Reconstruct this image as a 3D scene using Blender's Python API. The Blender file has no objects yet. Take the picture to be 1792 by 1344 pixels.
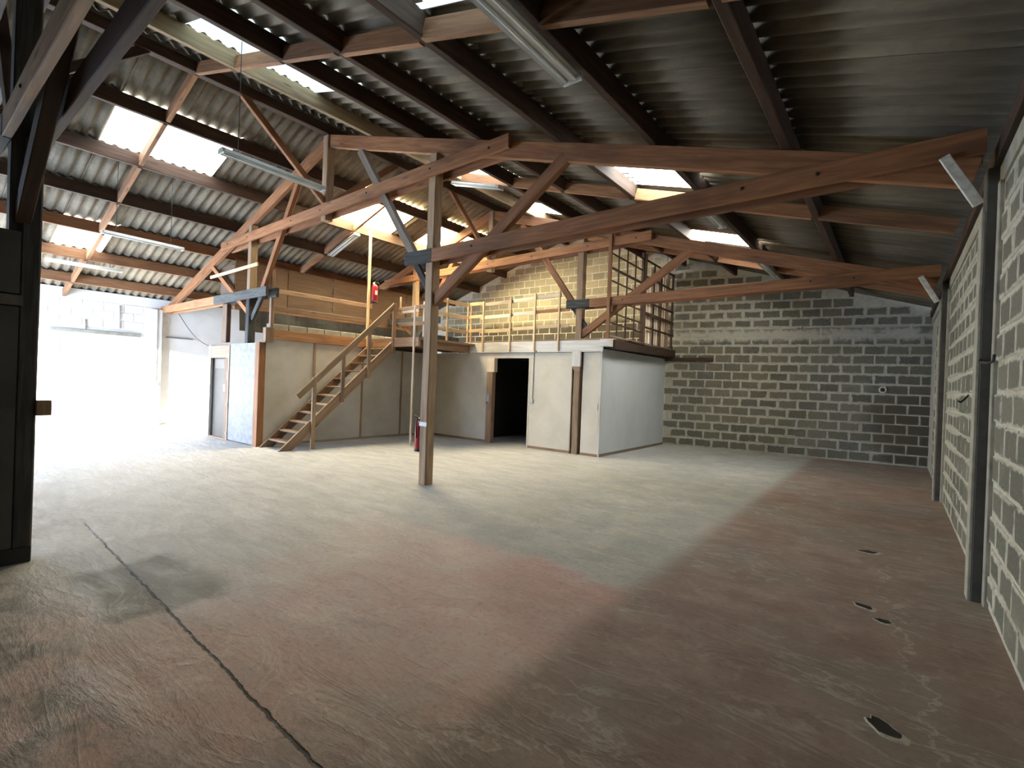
import bpy, bmesh, math, random
from mathutils import Matrix, Vector, noise

rnd = random.Random(7)
SC = bpy.context.scene
COL = SC.collection
V = Vector

# ------------------------------------------------------------------ camera, world, sun, exposure
cam_data = bpy.data.cameras.new('camera')
cam = bpy.data.objects.new('camera', cam_data)
COL.objects.link(cam)
cam_data.sensor_fit = 'HORIZONTAL'
cam_data.sensor_width = 36.0
cam_data.lens = 868.0 / 1792.0 * 36.0
cam_data.clip_start = 0.05
cam_data.clip_end = 300
cr = V((0.789392, 0.612743, 0.037495))
cu = V((-0.031473, -0.020603, 0.999292))
cf = V((-0.613082, 0.790013, -0.003021))
cam.matrix_world = Matrix(((cr.x, cu.x, -cf.x, 0), (cr.y, cu.y, -cf.y, 0), (cr.z, cu.z, -cf.z, 1.55), (0, 0, 0, 1)))
SC.camera = cam

w = bpy.data.worlds.new('sky')
SC.world = w
w.use_nodes = True
bg = w.node_tree.nodes['Background']
bg.inputs[0].default_value = (0.62, 0.78, 1.0, 1)
bg.inputs[1].default_value = 1.2

sun_d = bpy.data.lights.new('sun', 'SUN')
sun_d.energy = 21.0
sun_d.angle = math.radians(1.0)
sun_d.color = (1.0, 0.96, 0.89)
sun = bpy.data.objects.new('sun', sun_d)
COL.objects.link(sun)
sun.rotation_euler = V((-0.45, 0.88, -0.125)).to_track_quat('-Z', 'Y').to_euler()

door_d = bpy.data.lights.new('front_door_daylight', 'AREA')
door_d.shape = 'RECTANGLE'
door_d.size = 3.8
door_d.size_y = 2.9
door_d.energy = 350.0
door_d.color = (0.54, 0.71, 1.0)
door = bpy.data.objects.new('front_door_daylight', door_d)
COL.objects.link(door)
door.location = (-13.9, -1.45, 1.5)
door.rotation_euler = (math.radians(-90), 0, math.radians(180))
door.rotation_euler = V((0.0, 1, 0)).to_track_quat('-Z', 'Z').to_euler()

SC.view_settings.view_transform = 'Standard'
SC.view_settings.look = 'None'
SC.view_settings.gamma = 1.0
SC.view_settings.use_curve_mapping = False
SC.view_settings.exposure = 2.0
SC.cycles.max_bounces = 8
SC.cycles.diffuse_bounces = 6
SC.cycles.glossy_bounces = 3
SC.cycles.sample_clamp_indirect = 6.0
SC.cycles.caustics_reflective = False
SC.cycles.caustics_refractive = False

SKY_WHITE = 2.6
SKY_BLUE = 0.42
SKY_WARM = 18.0
SKY_REAR = 9.0
SKY_MID = 4.0

# ------------------------------------------------------------------ measures (metres)
XR = 0.58            # right wall face
XL = -16.35          # left wall face
PH = 0.225            # purlin height
RX = -8.37           # ridge line
YF = -1.5            # front wall
TRUSS = (0.69, 5.05, 9.72)


def back_y(x):       # the back wall stands askew on the right of the storeroom
    return 13.4 if x < -5.08 else 13.4 + 0.165 * (x + 5.08)


def rafter_top(x):
    return 5.96 - 0.295 * (x - RX) if x >= RX else 5.96 + 0.335 * (x - RX)


# ------------------------------------------------------------------ node helpers
def mat_new(name):
    m = bpy.data.materials.new(name)
    m.use_nodes = True
    nt = m.node_tree
    nt.nodes.clear()
    out = nt.nodes.new('ShaderNodeOutputMaterial')
    b = nt.nodes.new('ShaderNodeBsdfPrincipled')
    nt.links.new(b.outputs[0], out.inputs[0])
    return m, nt, b, out


class N:
    """tiny node builder"""
    def __init__(s, nt):
        s.nt = nt

    def node(s, t, **kw):
        n = s.nt.nodes.new(t)
        for k, v in kw.items():
            setattr(n, k, v)
        return n

    def put(s, sock, v):
        if hasattr(v, 'is_output'):
            s.nt.links.new(v, sock)
        elif v is not None:
            if isinstance(v, (tuple, list)) and len(v) == 3 and sock.type == 'RGBA':
                v = (*v, 1)
            sock.default_value = v

    def math(s, op, a, b=None, c=None, clamp=False):
        n = s.node('ShaderNodeMath', operation=op, use_clamp=clamp)
        s.put(n.inputs[0], a)
        if b is not None:
            s.put(n.inputs[1], b)
        if c is not None:
            s.put(n.inputs[2], c)
        return n.outputs[0]

    def ramp(s, v, lo, hi, a=0.0, b=1.0):
        n = s.node('ShaderNodeMapRange', interpolation_type='SMOOTHSTEP')
        s.put(n.inputs[0], v)
        n.inputs[1].default_value = lo
        n.inputs[2].default_value = hi
        n.inputs[3].default_value = a
        n.inputs[4].default_value = b
        return n.outputs[0]

    def mix(s, f, a, b, mode='MIX'):
        n = s.node('ShaderNodeMix', data_type='RGBA', blend_type=mode)
        s.put(n.inputs[0], f)
        s.put(n.inputs[6], a)
        s.put(n.inputs[7], b)
        return n.outputs[2]

    def noise(s, vec, scale, detail=4, rough=0.55, dist=0.0):
        n = s.node('ShaderNodeTexNoise')
        s.put(n.inputs['Vector'], vec)
        n.inputs['Scale'].default_value = scale
        n.inputs['Detail'].default_value = detail
        n.inputs['Roughness'].default_value = rough
        n.inputs['Distortion'].default_value = dist
        return n.outputs[0]

    def scalev(s, vec, sc, off=None):
        n = s.node('ShaderNodeMapping')
        s.put(n.inputs['Vector'], vec)
        n.inputs['Scale'].default_value = sc
        if off is not None:
            s.put(n.inputs['Location'], off)
        return n.outputs[0]

    def obj(s):
        return s.node('ShaderNodeTexCoord').outputs['Object']

    def pos(s):
        return s.node('ShaderNodeNewGeometry').outputs['Position']

    def rand(s):
        return s.node('ShaderNodeObjectInfo').outputs['Random']

    def xyz(s, v):
        n = s.node('ShaderNodeSeparateXYZ')
        s.put(n.inputs[0], v)
        return n.outputs

    def comb(s, x, y, z):
        n = s.node('ShaderNodeCombineXYZ')
        for i, q in enumerate((x, y, z)):
            s.put(n.inputs[i], q)
        return n.outputs[0]

    def bump(s, h, strength=0.3, dist=0.02):
        n = s.node('ShaderNodeBump')
        s.put(n.inputs['Height'], h)
        n.inputs['Strength'].default_value = strength
        n.inputs['Distance'].default_value = dist
        return n.outputs[0]


def wood(name, c1, c2, c3, rough=0.75, knots=True, grain=1.0):
    """grain runs along the piece's own X axis"""
    m, nt, b, _ = mat_new(name)
    n = N(nt)
    r = n.rand()
    off = n.comb(n.math('MULTIPLY', r, 37.0), n.math('MULTIPLY', r, 11.0), n.math('MULTIPLY', r, 5.0))
    o = n.obj()
    g = n.noise(n.scalev(o, (1.1, 16, 16), off), 1.6, 5, 0.6, 0.6)
    l = n.noise(n.scalev(o, (0.5, 2.5, 2.5), off), 1.5, 3, 0.6)
    c = n.mix(n.ramp(g, 0.36, 0.66), c1, c2)
    c = n.mix(n.ramp(l, 0.50, 0.72), c, c3)
    if knots:
        k = n.node('ShaderNodeTexVoronoi')
        n.put(k.inputs['Vector'], n.scalev(o, (1.3, 6, 6), off))
        k.inputs['Scale'].default_value = 1.0
        kk = n.ramp(k.outputs['Distance'], 0.06, 0.14, 1.0, 0.0)
        c = n.mix(n.math('MULTIPLY', kk, 0.7), c, tuple(x * 0.3 for x in c1))
    v = n.math('ADD', n.math('MULTIPLY', r, 0.5), 0.75)
    c = n.mix(1.0, c, n.comb(v, v, v), 'MULTIPLY')
    n.put(b.inputs['Base Color'], c)
    b.inputs['Roughness'].default_value = rough
    n.put(b.inputs['Normal'], n.bump(g, 0.35 * grain, 0.01))
    return m


def plain(name, col, rough=0.6, metal=0.0, noise_amt=0.0, scale=6, col2=None):
    m, nt, b, _ = mat_new(name)
    n = N(nt)
    if noise_amt or col2:
        f = n.noise(n.obj(), scale, 5, 0.6)
        c = n.mix(n.ramp(f, 0.38, 0.68), col, col2 or tuple(x * (1 - noise_amt) for x in col))
        n.put(b.inputs['Base Color'], c)
        n.put(b.inputs['Normal'], n.bump(f, 0.15, 0.01))
    else:
        b.inputs['Base Color'].default_value = (*col, 1)
    b.inputs['Roughness'].default_value = rough
    b.inputs['Metallic'].default_value = metal
    return m


M = {}
M['old'] = wood('old_brown_timber', (0.20, 0.082, 0.030), (0.30, 0.134, 0.054), (0.13, 0.056, 0.024))
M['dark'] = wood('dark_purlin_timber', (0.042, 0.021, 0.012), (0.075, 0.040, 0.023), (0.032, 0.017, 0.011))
M['block'] = wood('blocking_timber', (0.23, 0.108, 0.046), (0.34, 0.17, 0.077), (0.17, 0.08, 0.037))
M['tan'] = wood('light_purlin_timber', (0.33, 0.24, 0.13), (0.42, 0.32, 0.19), (0.20, 0.13, 0.08))
M['stair'] = wood('staircase_timber', (0.235, 0.145, 0.088), (0.33, 0.215, 0.135), (0.19, 0.115, 0.07))
M['pine'] = wood('new_pine', (0.60, 0.43, 0.24), (0.72, 0.54, 0.31), (0.54, 0.37, 0.20), 0.65)
M['post'] = wood('weathered_post_timber', (0.29, 0.19, 0.11), (0.40, 0.275, 0.165), (0.20, 0.135, 0.085))
M['grey'] = wood('greyed_timber', (0.24, 0.19, 0.15), (0.33, 0.27, 0.21), (0.19, 0.14, 0.10))
M['char'] = wood('blackened_timber', (0.035, 0.036, 0.034), (0.075, 0.077, 0.072), (0.03, 0.03, 0.03), 0.9, False)
M['fascia'] = wood('weathered_white_board', (0.60, 0.57, 0.52), (0.72, 0.69, 0.64), (0.50, 0.45, 0.39), 0.8, False)
M['hardboard'] = wood('brown_hardboard', (0.105, 0.063, 0.040), (0.140, 0.088, 0.057), (0.08, 0.048, 0.032), 0.7, False, 0.3)
M['plank'] = wood('pinkish_planks', (0.66, 0.53, 0.39), (0.80, 0.68, 0.52), (0.56, 0.42, 0.31), 0.8)
M['panel'] = plain('cream_wall_panel', (0.64, 0.58, 0.47), 0.7, 0, 0, 1.3, (0.56, 0.505, 0.405))
M['panelgrey'] = plain('grey_wall_panel', (0.56, 0.54, 0.50), 0.7, 0, 0, 0.9, (0.44, 0.42, 0.36))
M['panelblue'] = plain('pale_blue_wall_panel', (0.60, 0.64, 0.66), 0.65, 0, 0, 1.0, (0.54, 0.58, 0.60))
M['doorgrey'] = plain('grey_door_paint', (0.075, 0.066, 0.058), 0.6, 0, 0, 3, (0.062, 0.055, 0.048))
M['fascia2'] = plain('pale_door_board', (0.13, 0.115, 0.10), 0.6, 0, 0, 3, (0.11, 0.098, 0.086))
M['lintel'] = wood('dusty_lintel_board', (0.20, 0.135, 0.09), (0.27, 0.19, 0.13), (0.16, 0.11, 0.075))
M['chip'] = plain('mottled_white_board', (0.21, 0.215, 0.225), 0.6, 0, 0, 9, (0.145, 0.15, 0.16))
M['darkpanel'] = plain('dark_partition_sheet', (0.085, 0.085, 0.08), 0.7, 0, 0, 2.2, (0.06, 0.06, 0.058))
M['darkband'] = plain('grey_dusty_band', (0.15, 0.145, 0.125), 0.8, 0, 0, 14, (0.10, 0.098, 0.085))
M['black'] = plain('black_plastic', (0.02, 0.02, 0.02), 0.6)
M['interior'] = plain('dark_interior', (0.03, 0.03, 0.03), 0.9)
M['tarp'] = plain('black_tarpaulin', (0.022, 0.024, 0.025), 0.55, 0, 0, 5, (0.035, 0.037, 0.04))
M['metalwhite'] = plain('white_enamel', (0.66, 0.68, 0.66), 0.35, 0, 0, 5, (0.56, 0.57, 0.54))
M['tube'] = plain('fluorescent_glass', (0.80, 0.83, 0.82), 0.2)
M['steel'] = plain('grey_steel', (0.35, 0.35, 0.35), 0.45, 0.8)
M['brass'] = plain('brass', (0.55, 0.42, 0.2), 0.35, 0.9)
M['red'] = plain('red_enamel', (0.42, 0.018, 0.03), 0.3)
M['label'] = plain('white_label', (0.75, 0.75, 0.74), 0.5)
M['whitepaint'] = plain('chipped_white_paint', (0.72, 0.70, 0.62), 0.6, 0, 0, 18, (0.50, 0.47, 0.40))
M['bituwhite'] = plain('pale_block', (0.33, 0.32, 0.28), 0.9, 0, 0, 4, (0.26, 0.25, 0.215))
M['pvc'] = plain('grey_conduit', (0.42, 0.42, 0.42), 0.5)


def mortar_mat():
    m, nt, b, _ = mat_new('pale_mortar')
    n = N(nt)
    p = n.pos()
    f = n.noise(p, 7, 6, 0.65)
    g = n.noise(p, 0.7, 3, 0.5)
    c = n.mix(n.ramp(f, 0.35, 0.7), (0.53, 0.515, 0.43), (0.40, 0.39, 0.325))
    c = n.mix(n.ramp(g, 0.48, 0.7, 0, 0.5), c, (0.28, 0.26, 0.20))
    n.put(b.inputs['Base Color'], c)
    b.inputs['Roughness'].default_value = 0.95
    n.put(b.inputs['Normal'], n.bump(f, 0.5, 0.015))
    return m


BL, BH = 0.43, 0.225     # block module


def block_mat(name, dark, light, tint, smear, stain=None):
    """concrete block; mortar smeared unevenly over its edges"""
    m, nt, b, _ = mat_new(name)
    n = N(nt)
    o = n.obj()
    p = n.pos()
    r = n.rand()
    x, y, z = n.xyz(o)
    px, py, pz = n.xyz(p)
    ex = n.math('SUBTRACT', n.math('ABSOLUTE', x), BL / 2 - 0.012)
    ez = n.math('SUBTRACT', n.math('ABSOLUTE', z), BH / 2 - 0.012)
    e = n.math('MAXIMUM', ex, ez)
    nz = n.noise(p, 9, 5, 0.6)
    big = n.noise(p, 0.55, 3, 0.5)
    e2 = n.math('ADD', e, n.math('MULTIPLY', n.math('SUBTRACT', nz, 0.5), 0.075))
    e2 = n.math('ADD', e2, n.math('MULTIPLY', n.math('SUBTRACT', big, 0.5), smear * 1.4))
    msk = n.ramp(e2, -0.018 - smear * 0.14, 0.002 - smear * 0.14)
    fine = n.noise(p, 38, 5, 0.7)
    c = n.mix(r, dark, light)
    c = n.mix(n.ramp(n.math('FRACT', n.math('MULTIPLY', r, 7.3)), 0.55, 1.0, 0, 0.7), c, tint)
    c = n.mix(n.ramp(fine, 0.4, 0.75, 0, 0.5), c, tuple(q * 1.7 for q in light))
    mo = n.mix(n.ramp(n.noise(p, 16, 4, 0.6), 0.35, 0.7), (0.53, 0.515, 0.43), (0.40, 0.39, 0.325))
    c = n.mix(n.math('MULTIPLY', msk, 0.93), c, mo)
    whole = n.ramp(n.noise(n.scalev(p, (1, 1, 1.6)), 1.3, 4, 0.6), 0.55, 0.75, 0, 0.55)
    c = n.mix(whole, c, (0.26, 0.245, 0.195))
    if stain == 'soot':
        so = n.ramp(n.math('ADD', pz, n.math('MULTIPLY', n.math('SUBTRACT', n.noise(p, 1.6, 4, 0.6), 0.5), 0.5)), 3.36, 3.58, 0.85, 0.0)
        c = n.mix(so, c, (0.06, 0.056, 0.045))
    elif stain:
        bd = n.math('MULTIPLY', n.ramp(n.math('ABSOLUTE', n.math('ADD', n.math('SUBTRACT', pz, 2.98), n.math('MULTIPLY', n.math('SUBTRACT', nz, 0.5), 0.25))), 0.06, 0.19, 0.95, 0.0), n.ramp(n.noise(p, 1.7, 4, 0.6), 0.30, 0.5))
        c = n.mix(bd, c, (0.50, 0.485, 0.41))  # pale mortar smear, strengthened to paint the light patch beside the lattice
        # damp brown stain creeping up in the corner by the right wall
        d = n.math('ADD', n.math('MULTIPLY', n.math('SUBTRACT', px, -0.2), 1.0), n.math('MULTIPLY', n.noise(p, 1.4, 4, 0.6), 1.6))
        s1 = n.ramp(d, 0.15, 1.1)
        s2 = n.ramp(n.math('ADD', pz, n.math('MULTIPLY', n.noise(p, 2.0, 3, 0.6), 0.8)), 1.5, 2.6, 1.0, 0.0)
        st = n.math('MULTIPLY', n.math('MULTIPLY', s1, s2), 0.9)
        c = n.mix(st, c, (0.085, 0.070, 0.048))
    n.put(b.inputs['Base Color'], c)
    b.inputs['Roughness'].default_value = 0.95
    h = n.math('ADD', n.math('MULTIPLY', fine, 0.5), n.math('MULTIPLY', nz, 0.8))
    n.put(b.inputs['Normal'], n.bump(h, 0.55, 0.014))
    return m


M['mortar'] = mortar_mat()
M['mortar_gable'] = plain('lit_gable_mortar', (0.74, 0.69, 0.55), 0.95, 0, 0, 8, (0.62, 0.57, 0.45))  # lighter, yellower copy of the mortar painting warm skylight onto the gable
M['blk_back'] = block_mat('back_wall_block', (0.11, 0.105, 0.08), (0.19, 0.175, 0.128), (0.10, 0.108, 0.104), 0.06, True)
M['blk_gable'] = block_mat('lit_gable_block', (0.31, 0.285, 0.19), (0.43, 0.39, 0.26), (0.24, 0.225, 0.155), 0.0, 'soot')  # blocks lightened and yellowed too, painting in the skylights' warm light
M['blk_right'] = block_mat('right_wall_block', (0.10, 0.102, 0.082), (0.16, 0.155, 0.122), (0.11, 0.128, 0.096), 0.11)
M['blk_left'] = plain('whitewashed_block', (0.80, 0.79, 0.76), 0.9, 0, 0, 3, (0.74, 0.73, 0.69))
M['white'] = plain('whitewash', (0.82, 0.81, 0.78), 0.9, 0, 0, 2, (0.76, 0.75, 0.71))
M['piershade'] = plain('shaded_pier', (0.085, 0.08, 0.068), 0.9, 0, 0, 6, (0.06, 0.056, 0.048))  # dark colour paints the shade on the pier's near side
M['concrete'] = plain('cast_concrete', (0.36, 0.345, 0.28), 0.9, 0, 0, 7, (0.27, 0.26, 0.21))


def sheet_mat(name, g):
    m, nt, b, _ = mat_new(name)
    n = N(nt)
    p = n.pos()
    r = n.rand()
    o = n.obj()
    st = n.noise(n.scalev(o, (0.7, 7, 1)), 1.5, 5, 0.6)
    f = n.noise(p, 14, 5, 0.65)
    c = n.mix(n.ramp(st, 0.33, 0.72), tuple(q * g for q in (0.165, 0.138, 0.096)), tuple(q * g for q in (0.088, 0.072, 0.048)))
    c = n.mix(n.ramp(f, 0.42, 0.72, 0, 0.55), c, (0.11, 0.096, 0.07))
    v = n.math('ADD', n.math('MULTIPLY', r, 0.35), 0.78)
    c = n.mix(1.0, c, n.comb(v, v, v), 'MULTIPLY')
    n.put(b.inputs['Base Color'], c)
    b.inputs['Roughness'].default_value = 0.9
    n.put(b.inputs['Normal'], n.bump(f, 0.3, 0.01))
    return m


M['sheet'] = sheet_mat('fibre_cement_sheet', 1.0)
M['sheet_left'] = sheet_mat('lit_fibre_cement_sheet', 1.45)  # left slope paler, painting in light bounced off the bright wall


def skylight_mat(name, col, strength):
    """daylight glowing through a ribbed plastic sheet, dotted with dirt"""
    m, nt, b, out = mat_new(name)
    n = N(nt)
    o = n.obj()
    k = n.node('ShaderNodeTexVoronoi')
    n.put(k.inputs['Vector'], n.scalev(o, (7, 9, 1)))
    k.inputs['Scale'].default_value = 1.0
    nz = n.noise(o, 6, 4, 0.6)
    dots = n.math('MULTIPLY', n.ramp(k.outputs['Distance'], 0.08, 0.16, 1, 0), n.ramp(nz, 0.52, 0.60))
    e = n.node('ShaderNodeEmission')
    n.put(e.inputs['Color'], n.mix(n.math('MULTIPLY', dots, 0.93), col, tuple(q * 0.03 for q in col)))
    e.inputs['Strength'].default_value = strength
    nt.links.new(e.outputs[0], out.inputs[0])
    nt.nodes.remove(b)
    return m


M['sky_white'] = skylight_mat('skylight_sheet', (0.93, 0.98, 1.0), SKY_WHITE)
M['sky_blue'] = skylight_mat('weathered_skylight_sheet', (0.72, 0.92, 1.0), SKY_BLUE)
M['sky_mid'] = skylight_mat('middle_skylight_sheet', (0.95, 1.0, 0.98), SKY_MID)
M['sky_rear'] = skylight_mat('rear_skylight_sheet', (1.0, 0.97, 0.88), SKY_REAR)
M['sky_warm'] = skylight_mat('yellowed_skylight_sheet', (1.0, 0.85, 0.52), SKY_WARM)


def floor_mat():
    m, nt, b, _ = mat_new('worn_concrete_floor')
    n = N(nt)
    p = n.pos()
    x, y, z = n.xyz(p)
    w1 = n.noise(p, 0.55, 5, 0.6)
    w2 = n.noise(p, 2.3, 6, 0.65)
    fine = n.noise(p, 26, 6, 0.7)
    flow = n.noise(n.scalev(p, (1.0, 3.2, 1)), 1.5, 7, 0.62, 0.45)      # trowel marks along X
    wob = n.math('MULTIPLY', n.math('SUBTRACT', w2, 0.5), 0.55)
    wob1 = n.math('MULTIPLY', n.math('SUBTRACT', w1, 0.5), 1.6)
    # bare grey screed
    c = n.mix(n.ramp(flow, 0.34, 0.68), (0.54, 0.535, 0.52), (0.395, 0.39, 0.38))
    c = n.mix(n.ramp(w2, 0.52, 0.72, 0, 0.45), c, (0.56, 0.555, 0.53))
    # pale scuffs of old paint beyond the middle
    sc = n.math('MULTIPLY', n.ramp(n.noise(n.scalev(p, (1, 2.6, 1)), 1.1, 7, 0.7, 1.6), 0.50, 0.57),
                n.math('MULTIPLY', n.ramp(y, 3.6, 5.0), n.ramp(x, -5.5, -4.0)))
    c = n.mix(n.math('MULTIPLY', sc, 0.75), c, (0.52, 0.50, 0.40))
    # grey-blue skin next to the red border
    bl = n.math('MULTIPLY', n.ramp(n.math('ADD', x, wob1), -4.8, -3.2), n.ramp(n.math('ADD', y, wob), 3.3, 3.9))
    c = n.mix(n.math('MULTIPLY', bl, 0.6), c, n.mix(n.ramp(w2, 0.4, 0.62), (0.25, 0.26, 0.235), (0.36, 0.36, 0.32)))
    # red oxide paint, worn pink to the left
    pk = n.math('MULTIPLY', n.ramp(n.math('ADD', x, n.math('MULTIPLY', wob1, 1.7)), -4.9, -2.6),
                n.ramp(n.math('ADD', y, n.math('MULTIPLY', wob, 1.2)), 3.45, 3.75, 1, 0))
    pink = n.mix(n.ramp(w2, 0.36, 0.68), (0.53, 0.355, 0.315), (0.54, 0.435, 0.395))
    c = n.mix(n.math('MULTIPLY', pk, 0.85), c, pink)
    red = n.math('MULTIPLY', n.math('MULTIPLY', n.ramp(n.math('ADD', x, wob), -2.9, -2.2), n.ramp(x, -1.5, -1.2, 1, 0)),
                 n.math('MULTIPLY', n.ramp(y, 2.3, 2.9), n.ramp(n.math('ADD', y, wob), 3.5, 3.7, 1, 0)))
    c = n.mix(n.math('MULTIPLY', red, 0.28), c, (0.33, 0.13, 0.115))
    # brown-red border strip along the right wall and the foreground
    bd = n.ramp(n.math('ADD', x, n.math('MULTIPLY', wob, 0.45)), -1.68, -1.42)
    near = n.math('MULTIPLY', n.ramp(n.math('ADD', n.math('SUBTRACT', x, n.math('MULTIPLY', y, 0.75)), n.math('MULTIPLY', wob1, 1.4)), -3.3, -1.9), n.ramp(y, 2.7, 3.5, 1, 0))
    brown = n.mix(n.ramp(w2, 0.35, 0.68), (0.235, 0.165, 0.140), (0.32, 0.24, 0.205))
    brown = n.mix(n.ramp(w1, 0.42, 0.66), brown, (0.24, 0.21, 0.185))
    c = n.mix(n.math('MAXIMUM', bd, n.math('MULTIPLY', near, 0.9)), c, brown)
    # dark greyish rough patch in the left foreground
    pa = n.math('MULTIPLY', n.math('MULTIPLY', n.ramp(n.math('ADD', x, wob), -4.9, -4.7), n.ramp(n.math('ADD', x, wob), -3.75, -3.6, 1, 0)),
                n.math('MULTIPLY', n.ramp(n.math('ADD', y, n.math('MULTIPLY', wob, 0.3)), 0.86, 0.95), n.ramp(n.math('ADD', y, n.math('MULTIPLY', wob, 0.5)), 1.5, 1.75, 1, 0)))
    c = n.mix(n.math('MULTIPLY', pa, 0.9), c, (0.22, 0.215, 0.20))
    fg = n.math('MULTIPLY', n.ramp(n.math('ADD', y, wob), 0.55, 0.85, 1, 0), n.ramp(w2, 0.42, 0.60))
    c = n.mix(n.math('MULTIPLY', fg, 0.75), c, (0.17, 0.168, 0.15))
    # expansion crack in the foreground slab
    cy = n.math('ADD', n.math('MULTIPLY', x, -0.045), 1.03)
    cw = n.math('MULTIPLY', n.math('SUBTRACT', n.noise(p, 9, 4, 0.7), 0.5), 0.05)
    dc = n.math('ABSOLUTE', n.math('SUBTRACT', n.math('ADD', y, cw), cy))
    cr_ = n.math('MULTIPLY', n.ramp(dc, 0.004, 0.012, 1, 0), n.math('MULTIPLY', n.ramp(x, -6.4, -6.2), n.ramp(x, -1.3, -1.0, 1, 0)))
    c = n.mix(n.math('MULTIPLY', cr_, 0.9), c, (0.03, 0.028, 0.025))
    # pale zigzag scratch line near the chipped holes
    dl = n.math('ABSOLUTE', n.math('ADD', n.math('SUBTRACT', x, n.math('MULTIPLY', n.math('SUBTRACT', w2, 0.5), 0.9)), n.math('MULTIPLY', n.math('SUBTRACT', y, 4.5), 0.10)))
    ln = n.math('MULTIPLY', n.ramp(dl, 0.006, 0.02, 1, 0), n.math('MULTIPLY', n.ramp(y, 2.4, 2.9), n.ramp(y, 5.6, 6.1, 1, 0)))
    c = n.mix(n.math('MULTIPLY', ln, n.ramp(w2, 0.4, 0.6, 0, 0.7)), c, (0.45, 0.42, 0.36))
    c = n.mix(n.ramp(fine, 0.45, 0.78, 0, 0.35), c, (0.10, 0.09, 0.08))
    rv = n.noise(n.scalev(p, (0.8, 2.4, 1), (3, 1, 0)), 1.25, 6, 0.6, 0.9)
    rid = n.ramp(n.math('ABSOLUTE', n.math('SUBTRACT', rv, 0.5)), 0.0, 0.022, 1, 0)
    c = n.mix(n.math('MULTIPLY', rid, n.ramp(w1, 0.4, 0.62, 0.1, 0.55)), c, n.mix(0.5, c, (0.70, 0.66, 0.60)))  # paler lines paint highlights along the trowel ridges
    blo = n.noise(p, 5.5, 6, 0.72, 0.6)
    c = n.mix(n.ramp(blo, 0.52, 0.72, 0, 0.28), c, n.mix(0.55, c, (0.10, 0.095, 0.085)))
    c = n.mix(n.ramp(blo, 0.30, 0.45, 0.35, 0), c, n.mix(0.4, c, (0.75, 0.72, 0.66)))
    n.put(b.inputs['Base Color'], c)
    n.put(b.inputs['Roughness'], n.math('SUBTRACT', 0.82, n.math('MULTIPLY', n.ramp(flow, 0.4, 0.62), 0.22)))
    h = n.math('ADD', n.math('ADD', n.math('MULTIPLY', flow, 0.9), n.math('MULTIPLY', n.ramp(n.math('ABSOLUTE', n.math('SUBTRACT', rv, 0.5)), 0.0, 0.05, 1, 0), 0.05)), n.math('ADD', n.math('MULTIPLY', fine, 0.10), n.math('MULTIPLY', w2, 0.5)))
    h = n.math('SUBTRACT', h, n.math('MULTIPLY', cr_, 0.8))
    b.inputs['Specular IOR Level'].default_value = 0.3
    n.put(b.inputs['Normal'], n.bump(h, 0.75, 0.04))
    return m


M['floor'] = floor_mat()
M['ground'] = plain('pale_yard', (0.45, 0.44, 0.42), 0.95, 0, 0, 1.5, (0.38, 0.37, 0.35))

# ------------------------------------------------------------------ object helpers
WORLD = {}
COUNT = {}


def link(name, data, parent=None, mw=None):
    """one object; mw is its world matrix"""
    o = bpy.data.objects.new(name, data)
    COL.objects.link(o)
    mw = mw or Matrix()
    WORLD[o.name] = mw
    if parent:
        o.parent = parent
        o.matrix_basis = WORLD[parent.name].inverted() @ mw
    else:
        o.matrix_basis = mw
    return o


def tag(o, label=None, cat=None, group=None, kind=None):
    for k, v in (('label', label), ('category', cat), ('group', group), ('kind', kind)):
        if v:
            o[k] = v
    return o


def thing(name, loc, label, cat, group=None):
    return tag(link(name, None, None, Matrix.Translation(V(loc))), label, cat, group)


def struct(name, loc=(0, 0, 0)):
    return tag(link(name, None, None, Matrix.Translation(V(loc))), kind='structure')


def mesh_obj(name, verts, faces, mat, parent=None, mw=None, smooth=False):
    me = bpy.data.meshes.new(name)
    me.from_pydata([tuple(v) for v in verts], [], faces)
    me.materials.append(mat)
    if smooth:
        for p in me.polygons:
            p.use_smooth = True
    me.update()
    return link(name, me, parent, mw)


def beam_data(L, w, h, ch=0.006, wob=0.0):
    """length on X, width on Y, height on Z; arrises chamfered"""
    ch = min(ch, w * 0.3, h * 0.3)
    y, z = w / 2, h / 2
    prof = [(y - ch, -z), (y, -z + ch), (y, z - ch), (y - ch, z), (-y + ch, z), (-y, z - ch), (-y, -z + ch), (-y + ch, -z)]
    ns = 2 if wob == 0 else max(2, int(L / 0.35) + 1)
    vs, fs = [], []
    for i in range(ns):
        t = i / (ns - 1)
        dy = wob * (noise.noise(V((t * L * 1.3, w * 50, h * 31))) if wob else 0)
        dz = wob * (noise.noise(V((t * L * 1.3 + 9, w * 20, h * 11))) if wob else 0)
        for a, b_ in prof:
            vs.append((-L / 2 + t * L, a + dy, b_ + dz))
    for i in range(ns - 1):
        for j in range(8):
            k = (j + 1) % 8
            fs.append((i * 8 + j, i * 8 + k, (i + 1) * 8 + k, (i + 1) * 8 + j))
    fs.append(tuple(range(7, -1, -1)))
    fs.append(tuple((ns - 1) * 8 + j for j in range(8)))
    return vs, fs


def frame(p0, p1, up=(0, 0, 1)):
    p0, p1, up = V(p0), V(p1), V(up)
    x = (p1 - p0).normalized()
    if abs(x.dot(up.normalized())) > 0.98:
        up = V((0, 1, 0)) if abs(x.y) < 0.9 else V((1, 0, 0))
    y = up.cross(x).normalized()
    z = x.cross(y)
    c = (p0 + p1) / 2
    return Matrix(((x.x, y.x, z.x, c.x), (x.y, y.y, z.y, c.y), (x.z, y.z, z.z, c.z), (0, 0, 0, 1)))


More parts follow.
